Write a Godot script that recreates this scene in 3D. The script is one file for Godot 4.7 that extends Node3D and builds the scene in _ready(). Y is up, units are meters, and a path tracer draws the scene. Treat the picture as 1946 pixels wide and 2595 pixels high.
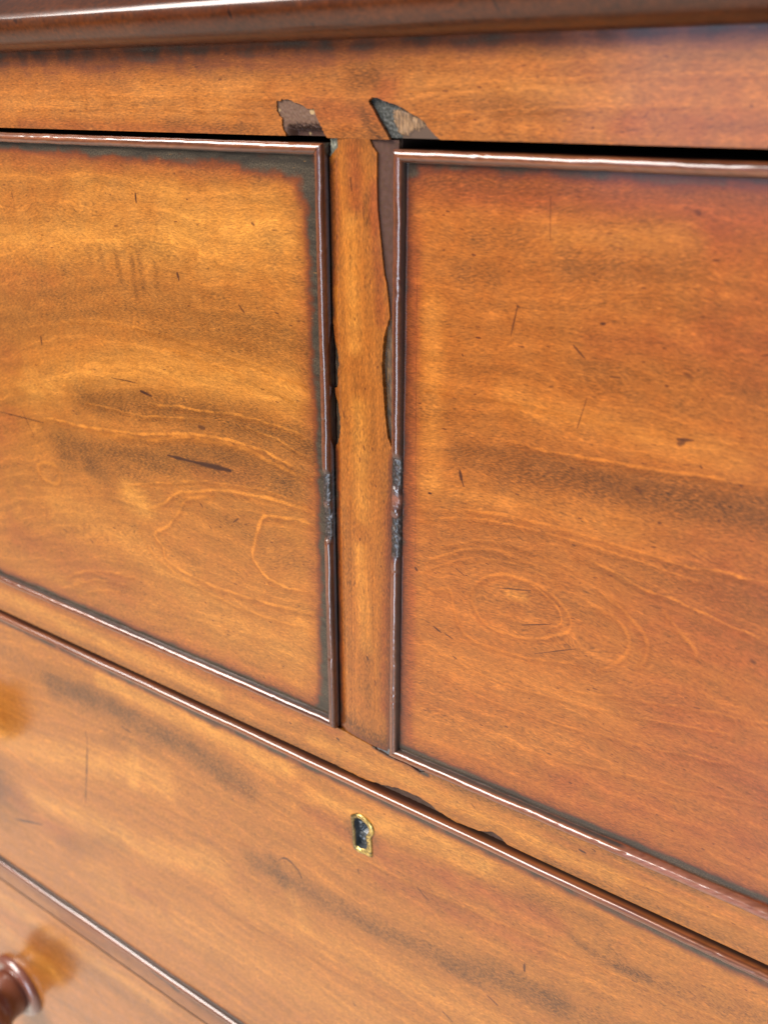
extends Node3D
# A close view of an old mahogany chest of drawers. All drawing is done in millimetres on the chest's front
# (x to the right, y up from the top of the upper drawers, z out of the front) and turned into metres at the end.

const MM := 0.001
var boards := {}
var jobs: Array = []
var noise_fine: PackedByteArray
var noise_soft: PackedByteArray
var noise_cell: PackedByteArray
var mats := {}


func _ready() -> void:
	set_up_view()
	make_noise()
	make_boards()
	build_floor()
	build_chest()


func set_up_view() -> void:
	var cam := Camera3D.new()
	cam.name = "camera"
	cam.near = 0.01
	cam.far = 20.0
	cam.fov = 58.09
	cam.transform = Transform3D(Basis(
		Vector3(0.82721, 0.00335, -0.56188), Vector3(-0.23126, 0.91339, -0.33503), Vector3(0.51209, 0.40708, 0.75634)).orthonormalized(),
		Vector3(128.7, 9.9, 180.0) * MM)
	var lens := CameraAttributesPhysical.new()
	lens.frustum_focal_length = 31.5
	lens.frustum_focus_distance = 0.243
	lens.frustum_near = 0.01
	lens.frustum_far = 20.0
	lens.exposure_aperture = 15.0
	cam.attributes = lens
	cam.fov = 58.09
	add_child(cam)

	var e := Environment.new()
	e.background_mode = Environment.BG_COLOR
	e.background_color = Color(0.80, 0.79, 0.78)
	e.background_energy_multiplier = 0.38
	e.tonemap_mode = Environment.TONE_MAPPER_LINEAR
	e.tonemap_exposure = 1.0
	e.sdfgi_enabled = true
	e.ssao_enabled = true
	e.ssil_enabled = true
	var w := WorldEnvironment.new()
	w.name = "surroundings"
	w.environment = e
	add_child(w)
	# a wide window in front and to the left, and a cool light added low in front for glints on upright beads
	area("window_light", Vector3(-0.88, 0.96, 1.2), Vector2(1.4, 0.85), 11.0, Color(1.0, 0.975, 0.95))
	area("added_glint_light", Vector3(0.34, -0.44, 1.25), Vector2(0.42, 0.86), 1.7, Color(0.86, 0.92, 1.0))
	# an unseen light added ahead to give the rail's right end a cool sheen
	area("added_sheen_light", Vector3(-0.52, 0.06, 2.2), Vector2(0.62, 0.5), 0.32, Color(0.74, 0.82, 1.0))


func area(called: String, at: Vector3, size: Vector2, energy: float, tint: Color) -> void:
	var l := AreaLight3D.new()
	l.name = called
	l.area_size = size
	l.light_energy = energy
	l.light_color = tint
	l.shadow_enabled = true
	l.area_range = 8.0
	add_child(l)
	l.look_at_from_position(at, Vector3(0, -0.1, 0))


# ---------------------------------------------------------------- wood

func make_noise() -> void:
	var n := FastNoiseLite.new()
	n.noise_type = FastNoiseLite.TYPE_SIMPLEX_SMOOTH
	n.fractal_type = FastNoiseLite.FRACTAL_NONE
	n.frequency = 0.16
	n.seed = 11
	noise_fine = n.get_seamless_image(1024, 1024).get_data()
	n.seed = 12
	n.frequency = 0.02
	n.fractal_type = FastNoiseLite.FRACTAL_FBM
	n.fractal_octaves = 4
	noise_soft = n.get_seamless_image(1024, 1024).get_data()
	n.seed = 13
	n.frequency = 0.07
	n.fractal_octaves = 2
	noise_cell = n.get_seamless_image(1024, 1024).get_data()


func soft(x: float, y: float) -> float:
	return noise_soft[((int(y) & 1023) << 10) + (int(x) & 1023)] / 255.0


# One board: its rectangle in mm, the texels per mm, and what is in its grain and on its surface.
#  bands: [kind, radius, strength, x, y, x, y ...]; kind 0 darker figure, 1 yellow figure, 2 grime, 3 redder
#  lines: [width, strength, x, y ...] pale growth rings; marks: [width, strength, x, y, x, y ...] dark scratches and dents
func make_boards() -> void:
	jobs = [
		{"name": "left", "x0": -215.0, "x1": -9.0, "y0": -163.0, "y1": 2.0, "ppm": 6.5, "seed": 3, "flow": 1, "bands": [
			[0, 9, 0.75, -109, -77, -81, -75, -55, -72, -39, -71, -25, -73, -16, -75],
			[0, 11, 0.8, -122, -97, -108, -96, -83, -92, -61, -86, -40, -84, -24, -86],
			[0, 6, 0.45, -101, -105, -109, -101],
			[0, 13, 0.42, -147, -58, -129, -51, -108, -46, -85, -45, -64, -45, -45, -45, -27, -47, -17, -49],
			[0, 12, 0.22, -50, -105, -25, -107], [0, 16, 0.18, -150, -20, -170, -24],
			[0, 1.8, 0.33, -97, -29, -97.3, -34], [0, 1.8, 0.39, -92, -29, -92, -34.5], [0, 1.8, 0.44, -85.6, -29.5, -84.5, -37], [0, 1.8, 0.55, -79, -31, -78.6, -40.5], [0, 1.8, 0.55, -76, -29, -75.2, -40], [0, 1.8, 0.44, -69.5, -32, -70, -37.5],
			[1, 12, 0.75, -140, -32, -119, -30, -99, -25, -50, -25, -24, -22],
			[1, 10, 0.6, -60, -18, -28, -14], [1, 7, 0.5, -100, -13, -60, -12],
			[1, 11, 0.65, -150, -80, -130, -76, -107, -68, -79, -62, -54, -61, -24, -60],
			[1, 9, 0.85, -92, -106, -86, -108], [1, 12, 0.4, -130, -118, -100, -121, -70, -132],
			[1, 14, 0.45, -60, -140, -25, -142, -20, -132], [3, 14, 0.5, -170, -110, -150, -90, -145, -70],
			[3, 12, 0.45, -160, -138, -130, -140, -100, -142], [3, 14, 0.4, -140, -40, -120, -38], [3, 8, 0.4, -60, -90, -40, -88],
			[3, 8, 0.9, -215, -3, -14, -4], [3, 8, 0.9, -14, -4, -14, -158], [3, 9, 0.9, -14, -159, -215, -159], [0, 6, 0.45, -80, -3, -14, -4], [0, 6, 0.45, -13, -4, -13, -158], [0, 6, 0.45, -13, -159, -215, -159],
			[2, 3.4, 0.9, -215, -1.6, -132, -1.8, -95, -2.0], [2, 4.2, 0.95, -95, -2.0, -63, -2.2, -35, -2.6], [2, 5.0, 1.0, -35, -2.6, -15, -4],
			[2, 6.0, 1.0, -14.0, -4, -14.4, -9], [2, 4.6, 1.0, -13.4, -9, -13, -25, -12.6, -45, -12.6, -56], [2, 4.0, 1.0, -12.6, -56, -12.4, -95, -12.6, -125],
			[2, 4.5, 1.0, -12.6, -125, -13, -152, -13, -158], [2, 4.8, 1.0, -14.5, -155, -16.5, -158.5], [2, 3.3, 1.0, -215, -159, -125, -158.9, -60, -159, -13, -159.5]],
			"lines": [
			[0.75, 0.85, -136, -88.9, -125.8, -86.8, -113.4, -86.4, -99.3, -85.2, -87.9, -84.1, -77.7, -82.7, -67.8, -80.3, -60.1, -79, -51.1, -78.2, -42.4, -78.1, -34.1, -78.4, -27.6, -80, -16.2, -81.9],
			[1.0, 0.45, -103.6, -87.2, -88.1, -85.5, -77, -84.1, -64.5, -80.7, -51.2, -79.7, -40.2, -79.3, -29.9, -81.6, -16.3, -83.7],
			[0.5, 0.5, -107.7, -77.8, -94.2, -77.5, -81.4, -77.3, -63.7, -74.5, -55.4, -73.7], [0.6, 0.65, -79, -73, -63.4, -71.5, -51.1, -70.5, -41, -69.9, -32.1, -69.9, -19.3, -70.9],
			[0.5, 0.5, -40.5, -72.7, -30.1, -73.9, -22.3, -75.9, -16.8, -77.6],
			[0.5, 0.45, -94.7, -103.2, -82.8, -99.7, -70.7, -96.7, -60.9, -93.8, -50.8, -92.3, -41.1, -91, -31.9, -90.4, -15.9, -91.1],
			[0.9, 0.85, -83, -108.2, -76.3, -105.1, -72.2, -101.7, -66.6, -98.8, -57.8, -96.3, -50.2, -94.4, -41.3, -93.6, -32, -92.6, -24.6, -92.5, -15.9, -92.9],
			[0.9, 0.75, -52.8, -96.7, -61.5, -99.4, -66.5, -101.8, -69.2, -105.8, -72.3, -109.3, -75.4, -112.6, -81.5, -116.8, -80.9, -118.8, -78.4, -121, -77.9, -124.5, -72.7, -126.7, -64.6, -127.9, -54.2, -128.4, -40.7, -127.7, -29.4, -126.8, -17, -125],
			[0.85, 0.9, -16.4, -97.1, -23.3, -96.7, -30.8, -97.7, -35.1, -99.1, -36.9, -102.8, -38.9, -108.6, -40, -113, -37.4, -116.3, -34.4, -118.8, -27.4, -119.7, -22, -118.7, -16.8, -118.1],
			[0.8, 0.4, -132.6, -148.5, -122.5, -143, -113.2, -139.9, -100.2, -136.8, -94.1, -136.5], [0.7, 0.35, -128, -150, -117, -144.6, -108, -142, -98, -140.6], [0.6, 0.3, -122, -151, -112, -147, -102, -144.5],
			[0.8, 0.4, -89.1, -116.6, -86, -121.6, -81, -126.1, -70.3, -129.7, -58, -131.7, -40, -132.5, -17, -130.5],
			[1.2, 0.55, -126, -105.9, -128, -110, -133, -111, -137.5, -109.5, -138, -106, -133.5, -103.9, -128, -104, -126, -105.9],
			[0.4, 0.3, -110, -52, -85, -50, -60, -51.5, -30, -55, -17, -57], [0.4, 0.3, -70, -54, -45, -57, -22, -62]],
			"marks": [[1.2, 0.8, -72.3, -88.2, -60.2, -87.9], [1.9, 0.9, -61, -88, -46.3, -87.4], [0.5, 0.6, -93.9, -67.5, -82.5, -67.3], [1.1, 0.85, -81.5, -69.6, -76.5, -70.4],
			[0.7, 0.9, -74.8, -13, -74.8, -15.6], [1.3, 0.9, -61.4, -32.8, -60.9, -35], [1.0, 0.8, -125.6, -59, -125.8, -62], [0.6, 0.5, -155, -89.6, -131, -89.1], [0.5, 0.35, -142.1, -86.8, -137.5, -95.4],
			[0.9, 0.5, -33.5, -18, -32.5, -18.6], [0.6, 0.4, -129.4, -15.5, -129, -18], [0.8, 0.4, -39.5, -39, -37.5, -41], [2.0, 0.5, -58, -76.2, -55.5, -76.4], [0.8, 0.6, -102, -120, -100.5, -120.5], [0.6, 0.5, -57, -107.5, -56, -108.5], [0.7, 0.5, -60, -101, -59, -102],
			[0.5, 0.4, -113, -108, -111.5, -110.5], [0.5, 0.5, -47, -104, -44.5, -102], [1.4, 0.35, -129, -128, -127, -128.6], [1.2, 0.3, -115, -128, -113.5, -129]]},
		{"name": "right", "x0": 9.0, "x1": 135.0, "y0": -164.0, "y1": 2.0, "ppm": 8.0, "seed": 5, "flow": 2, "bands": [
			[0, 4.8, 0.52, 29, -63.5, 41, -62.8, 55, -63.2, 68, -63, 82, -62.6, 98, -61.4, 130, -59.5], [0, 5.5, 0.48, 28.6, -68, 45, -67, 70, -66, 98, -65], [0, 7, 0.4, 40, -70, 70, -68, 98, -67],
			[0, 7, 0.4, 53, -21, 63, -20, 76, -20.5], [0, 4, 0.4, 26.7, -23.7, 35, -24], [0, 6, 0.3, 28, -15, 39, -16.5], [0, 5, 0.3, 15, -57, 26, -57], [0, 9, 0.3, 70, -84, 95, -85, 110, -86], [0, 10, 0.25, 25, -86, 50, -84], [0, 9, 0.25, 60, -42, 90, -40],
			[1, 5, 0.7, 20, -32, 20.5, -50, 21, -76], [1, 7, 0.55, 50, -14, 62, -14, 75, -13], [1, 6, 0.55, 40, -50, 60, -53, 90, -54], [1, 7, 0.4, 20, -78, 45, -75, 70, -74],
			[1, 2.2, 1.0, 43.6, -99.4, 47.5, -99.2], [1, 9, 0.35, 25, -125, 60, -122, 90, -124], [1, 9, 0.35, 20, -150, 60, -138],
			[3, 9, 0.6, 80, -12, 120, -12], [3, 20, 0.7, 92, -30, 125, -34], [3, 22, 0.6, 95, -80, 125, -84], [3, 8, 0.5, 22, -7, 60, -8, 90, -8], [3, 12, 0.5, 80, -95, 120, -100], [3, 22, 0.7, 88, -122, 120, -130], [3, 9, 0.5, 60, -148, 90, -146, 120, -144], [3, 4, 0.7, 14, -20, 14.2, -90, 14.5, -158], [3, 8, 0.4, 60, -35, 80, -33],
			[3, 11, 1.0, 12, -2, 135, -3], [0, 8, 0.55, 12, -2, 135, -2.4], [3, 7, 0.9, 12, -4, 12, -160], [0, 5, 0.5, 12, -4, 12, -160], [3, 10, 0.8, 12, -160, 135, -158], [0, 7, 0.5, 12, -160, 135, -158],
			[2, 4.0, 1.0, 10, -1, 13.5, -3.2], [2, 3.4, 0.62, 11.6, -3, 11.6, -60, 11.6, -159], [2, 2.8, 0.62, 14, -2.2, 45, -2.9, 75, -3.0, 130, -3.0], [2, 2.2, 1.0, 12, -159.4, 60, -158.6, 130, -157.8]],
			"lines": [
			[0.7, 0.7, 33.5, -101, 36.8, -97.2, 42.2, -94.6, 48.2, -94.3, 53.6, -95.7, 57.2, -97.9, 59.8, -101.3, 59.5, -104.4, 55.7, -107.3, 49.9, -109.7, 43.8, -110.5, 38.8, -110.3, 35.5, -108.1, 33.7, -105.4, 33.5, -101],
			[0.4, 0.6, 48.8, -95, 53.7, -97.2, 56.8, -99.8, 57.4, -103.3, 54, -106], [0.8, 0.5, 63.1, -95.3, 67.6, -96.3, 71, -97.5, 73.4, -100.2, 74.3, -103.5, 72.7, -107.7, 67.6, -112.1],
			[0.9, 0.45, 65.5, -91.7, 71.1, -93.9, 74, -96.5, 77.5, -99.4, 78.6, -103.7, 77, -108.5], [0.55, 0.7, 59.3, -84.3, 67.6, -85.8, 75.6, -87.9, 83.2, -88.6, 90.7, -90.1, 96.9, -91, 102.9, -92.1, 130, -97],
			[0.8, 0.5, 80.7, -92, 84.7, -95.7, 88.6, -99, 89.4, -101.5], [0.7, 0.45, 19.3, -102.8, 22.1, -105.2, 26.8, -103.1, 28.3, -107.9, 29.8, -112, 32.5, -115.1, 39.1, -116.1, 52, -115, 64, -112],
			[0.6, 0.6, 17.5, -83.5, 29.7, -80.5, 40.6, -79.2, 53.3, -78.8, 64.2, -78.9, 74.6, -79.6, 84.4, -79.8, 93.7, -79.1, 100.8, -79.1, 130, -79], [0.4, 0.5, 17.6, -86.3, 29.8, -82.6, 40.8, -81.2, 53.5, -80.7, 70, -81.5, 90, -82.6],
			[0.5, 0.45, 19.2, -97.6, 30.2, -91.3, 39.4, -88.7, 46, -89.2, 55.4, -90.1], [0.4, 0.35, 19, -100.5, 29, -94.5, 38, -91.5, 46, -91, 57, -93], [0.4, 0.3, 24, -92, 36, -87, 47, -86.4, 60, -88.2],
			[0.6, 0.7, 40, -60.8, 51.9, -60.8, 67.5, -60.3, 81.8, -59.6, 97.5, -58.4, 130, -56], [0.4, 0.4, 18, -52, 40, -51, 70, -52, 100, -50.5], [0.4, 0.4, 17, -120, 30, -124, 50, -125, 80, -121, 100, -117], [0.4, 0.4, 17, -128, 40, -132, 70, -130, 100, -125], [0.4, 0.35, 17, -140, 45, -143, 80, -138, 110, -132], [0.5, 0.35, 60, -121, 85, -115, 110, -111]],
			"marks": [[0.9, 0.5, 78.5, -52.6, 82, -52.2], [1.5, 0.5, 80, -53, 79, -53.6], [1.0, 0.7, 83.9, -57.2, 84.3, -57.7], [0.9, 0.7, 89.1, -68, 89.5, -68.2], [0.7, 0.6, 58.4, -82, 59.2, -82.2], [1.4, 0.6, 100.3, -97.6, 101.2, -98], [0.6, 0.9, 19.4, -72.6, 19.8, -72.8], [0.6, 1.0, 20, -78.5, 20.9, -78.5],
			[1.0, 0.75, 28.6, -70.6, 29.2, -73], [0.7, 0.7, 29.2, -73, 29.9, -74.6], [0.8, 0.5, 28.6, -97, 31, -98.2], [1.5, 0.4, 71.5, -65, 72.5, -65.8], [1.4, 0.35, 76, -8.4, 77, -9], [0.8, 0.5, 40.9, -30, 41.6, -30.3], [0.5, 0.5, 41.1, -30, 39.9, -36.8], [0.4, 0.3, 46.9, -7.5, 47.5, -16], [0.75, 1.0, 28, -42.4, 28.3, -42.8],
			[0.7, 0.7, 60, -31.5, 61, -31.4], [0.5, 0.5, 54.4, -36.6, 57.4, -39.2], [0.5, 0.7, 63.2, -42, 65.4, -42], [0.5, 0.4, 58.6, -47.4, 57.0, -54.6], [0.6, 0.85, 22.6, -115.8, 25, -116.9], [0.4, 0.6, 26, -116.8, 28.6, -117.6], [0.35, 0.7, 47.5, -106.9, 55, -104.2], [0.35, 0.6, 40.4, -98.8, 49.3, -96.8], [0.35, 0.6, 51.4, -113.8, 61.8, -108.6],
			[0.7, 0.6, 28.6, -122.6, 30, -123.2], [1.1, 0.8, 16.6, -100.2, 17.2, -101], [0.16, 0.6, 15.6, -20, 15.9, -54, 16.6, -96], [0.6, 0.4, 92, -33.4, 100, -31.6], [1.0, 0.3, 78, -39, 80, -39.6]]},
		{"name": "third", "x0": -330.0, "x1": 140.0, "y0": -334.0, "y1": -178.0, "ppm": 4.3, "seed": 8, "flow": 3, "bands": [
			[0, 10, 0.9, -151, -203, -128, -200, -99, -198, -78, -199, -50, -204], [0, 8, 0.4, -185, -199, -152, -198, -115, -196], [0, 7, 0.35, -120, -215, -95, -206],
			[1, 7, 1.0, -120, -188, -92, -187.6, -67, -187.4, -31, -188], [1, 14, 0.8, -230, -252, -198, -248, -169, -244, -120, -228, -92, -222], [1, 12, 0.8, -180, -275, -146, -267, -125, -265, -105, -263, -68, -250], [1, 7, 0.8, -20, -195, 2, -192, 23, -188, 42, -188], [1, 12, 0.4, -60, -262, -10, -255, 40, -250, 90, -246],
			[1, 20, 0.4, -140, -300, -60, -290, 20, -280], [0, 10, 0.3, -162, -292, -126, -271], [3, 14, 0.5, -260, -290, -200, -280, -160, -285], [3, 8, 0.5, -120, -292, -100, -290],
			[0, 9, 0.75, -48, -237, -30, -236, -9, -236.5, 9, -235, 31, -233, 50, -227, 66, -225], [0, 5, 0.5, -40, -230, -34, -240], [0, 7, 0.5, 66, -225, 100, -220, 130, -215], [0, 3.5, 0.5, 30, -236, 42, -236],
			[3, 8, 0.75, -20, -200, -13, -199.5, 9, -203, 29, -200, 63, -196], [3, 8, 0.6, 4, -214, 30, -212, 60, -208], [3, 12, 0.3, 70, -240, 120, -236], [0, 5, 0.4, 55, -191, 75, -189, 84, -200, 103, -198, 130, -192], [0, 3.0, 0.6, 69, -198, 79, -201, 90, -199.5],
			[1, 5, 0.5, -110, -232, -106, -212], [1, 5, 0.4, -33, -240, -26, -254], [0, 3, 0.8, -6, -198, -4, -203, 4, -199],
			[2, 2.8, 0.7, -330, -181.3, -150, -181.8, -60, -182, 40, -182, 140, -182], [2, 2.6, 1.0, -330, -330.4, -100, -330.4, 140, -330.4]],
			"lines": [[0.8, 0.35, -250, -255, -200, -252, -160, -262, -110, -268], [0.6, 0.3, -60, -205, 0, -209, 60, -205, 120, -200], [0.7, 0.3, -60, -270, 0, -266, 80, -262], [0.6, 0.3, -140, -240, -80, -233, -50, -230]],
			"marks": [[1.0, 0.6, -134.7, -217, -135.4, -226, -142.4, -257], [1.6, 0.6, -199, -295, -188, -291, -177, -287], [1.3, 0.6, -36.5, -229.5, -33, -226.8, -28, -229, -26.4, -232], [1.2, 0.5, -2.5, -236.4, -2, -237], [0.9, 0.4, -9.8, -209, -9.3, -209.6], [1.0, 0.6, -5.4, -277.8, -4.4, -278.6], [1.0, 0.7, 30, -255.8, 34, -258], [0.5, 0.6, 19.3, -209, 23.7, -212],
			[0.9, 0.6, 56.2, -217, 56.4, -220], [1.2, 0.5, 52, -222.8, 53.2, -223.4], [1.2, 0.5, 45, -237.6, 49, -239.5], [0.6, 0.5, -2.6, -214, -2.4, -216.5], [1.4, 0.4, -112, -205.4, -107, -206], [1.0, 0.4, -120, -284, -118, -285], [0.7, 0.4, -66, -244, -60, -246]]},
		{"name": "fourth", "x0": -330.0, "x1": -20.0, "y0": -480.0, "y1": -346.0, "ppm": 3.2, "seed": 21, "flow": 3, "bands": [
			[1, 8, 0.7, -240, -362, -180, -360, -110, -356], [1, 12, 0.6, -300, -400, -250, -385, -190, -392], [0, 12, 0.4, -200, -372, -150, -366, -80, -370], [0, 9, 0.3, -190, -412, -120, -400], [3, 14, 0.3, -260, -380, -200, -376], [1, 12, 0.5, -210, -450, -120, -430]],
			"lines": [[0.8, 0.4, -300, -392, -220, -383, -150, -382, -90, -376]],
			"marks": [[1.6, 0.6, -120.5, -358.6, -119, -359.6], [1.0, 0.5, -174.5, -402, -172.5, -404], [1.2, 0.3, -160, -380, -154, -382]]},
		{"name": "toprail", "x0": -190.0, "x1": 130.0, "y0": 1.5, "y1": 23.5, "ppm": 6.3, "seed": 31, "flow": 0, "bands": [
			[1, 6, 0.5, -125, 9, -80, 9, -40, 8], [1, 4, 0.5, 14, 13, 40, 12, 60, 11], [3, 5, 0.6, -14, 8, 4, 7, 7, 13], [3, 5, 0.5, 60, 6, 100, 6], [0, 5, 0.5, -9, 2, 6, 2], [0, 4, 0.5, -2, 13.5, 3, 14], [0, 3, 0.4, -60, 4, -30, 3.6], [3, 3, 0.5, -120, 3.5, -40, 3], [1, 5, 0.4, -70, 13, -30, 12.4], [0, 4, 0.25, 30, 9, 50, 8.5], [0, 2.4, 0.7, 0.5, 8, 3, 5, 5, 3],
			[2, 7.0, 0.55, -190, 21.8, -77, 21.4, -36, 21.4, -5, 21.8], [2, 4.6, 0.5, -2, 20.4, 9, 21.6, 45, 22, 130, 22], [0, 3, 0.4, -2, 16.4, 4, 14.6]],
			"lines": [[0.3, 0.5, -120, 8, -70, 8.4, -30, 7.7], [0.3, 0.4, -110, 11, -60, 11.6, -24, 11], [0.3, 0.4, -20, 5, -9, 4.9, 1, 5.1], [0.35, 0.5, 18, 7.3, 40, 8.6, 60, 9.4, 120, 9.8], [0.3, 0.4, 12, 12.6, 40, 14, 70, 14.6, 120, 15]],
			"marks": [[0.5, 0.5, 83, 9.5, 83.6, 9.3], [0.6, 0.4, 42, 14.4, 42.6, 14.2], [0.5, 0.3, 65, 8.4, 64.5, 7.4], [0.5, 0.35, -10, 8.6, -9.6, 8]]},
		{"name": "lowrail", "x0": -260.0, "x1": 140.0, "y0": -178.0, "y1": -160.0, "ppm": 5.1, "seed": 41, "flow": 0, "bands": [
			[1, 5, 0.8, -230, -169, -150, -169, -100, -170, -60, -170], [1, 4, 0.6, -20, -171, 10, -170, 40, -171, 80, -171], [3, 3, 0.6, -200, -163.4, -100, -163.5, -20, -164, -9, -164], [0, 2.4, 0.6, 15, -164.6, 40, -164.8, 100, -163.8], [0, 3, 0.4, -260, -175.6, -100, -175.4, -10, -175.8], [3, 3, 0.4, 60, -167, 120, -166], [0, 2.6, 0.6, 60, -175.4, 100, -174.8, 140, -174], [2, 1.4, 0.8, 3.5, -163.4, 9, -164, 16, -164, 22, -165]],
			"lines": [[0.5, 0.5, 30, -171, 70, -170, 110, -168.4], [0.3, 0.4, -200, -169, -120, -169.6, -60, -170], [0.3, 0.4, -10, -168.6, 30, -168.6]],
			"marks": [[0.9, 1.0, -10.3, -166.0, -9.2, -166.6], [0.8, 0.6, -28.8, -168.1, -28, -168.4], [0.75, 1.0, 68, -167.2, 70, -167.4], [0.5, 0.7, 71.3, -165.2, 72.5, -165.6], [0.3, 0.6, 14, -163.6, 19.6, -165.4, 22, -164.9], [0.4, 0.5, 36, -168, 37.6, -169], [0.5, 0.4, 86, -169.6, 87, -170]]},
		{"name": "mullion", "x0": -10.0, "x1": 10.0, "y0": -165.0, "y1": 3.0, "ppm": 8.5, "seed": 51, "flow": 4, "bands": [
			[3, 4, 0.75, -2, 2, -1, -12], [3, 2.6, 0.8, 3.4, -8, 4, -18, 5, -28, 5.5, -38], [0, 2.0, 0.8, -8.8, -3, -8.6, -14, -9, -26], [3, 2.0, 0.8, -7.6, -3, -7.4, -16, -8.4, -30], [1, 4, 0.9, -3, -16, -2.6, -30, -2, -45], [1, 4.5, 1.0, -1, -60, 0, -90],
			[1, 4, 1.0, -1, -100, 1, -130], [0, 9, 0.5, -4, 4, 4, 4], [0, 14, 0.8, -6, -164, 6, -166], [2, 1.9, 0.62, -9.3, -74, -9.3, -163], [2, 2.3, 0.62, 9.3, -72, 9.3, -163], [2, 1.8, 0.55, -9.4, -4, -9.4, -38], [2, 5, 0.55, -9, -163.5, 9, -165], [3, 2.6, 0.7, -9, -40, -9, -162], [0, 2.4, 0.5, 8.6, -75, 8.8, -162], [3, 3, 0.6, 6.4, 0, 4, -14], [3, 2.4, 0.8, 8, -85, 7.6, -110, 6.8, -130, 7, -150], [3, 1.6, 0.5, -8.6, -75, -8.8, -120, -8, -160], [0, 3, 0.35, -5, -90, -5.6, -120, -5, -140], [0, 4, 0.5, -6, -158, 2, -160, 8, -162], [0, 3, 0.35, 1, -128, 1.5, -150], [0, 1.4, 0.6, 1.6, -10, 2.0, -16]],
			"lines": [[0.3, 0.6, -6.2, -92, -6.2, -120, -6, -160], [0.25, 0.5, -3.4, -84, -3.6, -120, -4, -150], [0.25, 0.4, 1, -96, 1.4, -130], [0.25, 0.4, 3.6, -104, 3.8, -126, 4.4, -150]],
			"marks": [[0.5, 0.7, -2.8, -6, -2.4, -9], [0.4, 0.5, 0.8, -12, 0.9, -15], [0.5, 0.5, -6, -62, -5.6, -64], [0.7, 0.8, 1.2, -133, 1.6, -134], [0.5, 0.6, 3.8, -140, 4.1, -141], [0.4, 0.6, 4, -80, 4.3, -80.8], [0.4, 0.6, 0.5, -70, 0.8, -71.4], [0.4, 0.6, 3, -70, 3.2, -71]]},
	]
	var task := WorkerThreadPool.add_group_task(paint_job, jobs.size(), 4)
	WorkerThreadPool.wait_for_group_task_completion(task)
	for j in jobs:
		boards[j.name] = j
		j.material = polish(j)
	# each board is its own piece of mahogany, a little redder or greyer than the next
	boards.right.material.albedo_color = Color(0.985, 0.925, 0.90)
	boards.toprail.material.albedo_color = Color(0.97, 0.94, 1.0)
	boards.mullion.material.albedo_color = Color(0.96, 0.92, 0.86)


func paint_job(k: int) -> void:
	paint(jobs[k])


func flow(kind: int, x: float, y: float) -> float:
	match kind:
		1:
			var d := x + 55.0
			var hump := -11.0 * minf(d * d / 7200.0, 2.2) if d < 0.0 else -0.0016 * d * d
			var g := exp(-((x + 25) * (x + 25) + (y + 110) * (y + 110)) / 420.0)
			return -hump * clampf((-y - 10.0) / 35.0, 0.15, 1.0) - 0.4 * (x + 25) * g
		2:
			var dx := x - 46.0
			var dy := y + 102.0
			var r := exp(-(dx * dx / 900.0 + dy * dy / 300.0))
			return -5.0 * r * clampf(dy / 16.0, -1.0, 1.0) + 0.0016 * (x - 50) * (x - 50) * exp(-(dy * dy) / 2500.0)
		3:
			return 5.0 * sin(x * 0.021 + 0.5) - 0.02 * x
	return 0.0


func brush(cover: PackedFloat32Array, w: int, h: int, x0: float, y1: float, q: float, b: Array) -> void:
	var r: float = b[1] * q
	for k in range(3, b.size() - 2, 2):
		var a := Vector2((b[k] - x0) * q, (y1 - b[k + 1]) * q)
		var c := Vector2((b[k + 2] - x0) * q, (y1 - b[k + 3]) * q)
		var ax := maxi(0, int(minf(a.x, c.x) - r))
		var bx := mini(w - 1, int(maxf(a.x, c.x) + r + 1))
		var ay := maxi(0, int(minf(a.y, c.y) - r))
		var by := mini(h - 1, int(maxf(a.y, c.y) + r + 1))
		var d := c - a
		var l := maxf(d.length_squared(), 1e-4)
		for yy in range(ay, by + 1):
			for xx in range(ax, bx + 1):
				var p := Vector2(xx + 0.5, yy + 0.5)
				var t := clampf((p - a).dot(d) / l, 0.0, 1.0)
				var s := (p - a - d * t).length() / r
				if s < 1.0:
					s = 1.0 - s
					if b[0] != 2:
						s = s * s * (3.0 - 2.0 * s)
					var at := yy * w + xx
					if s > cover[at]:
						cover[at] = s


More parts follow.
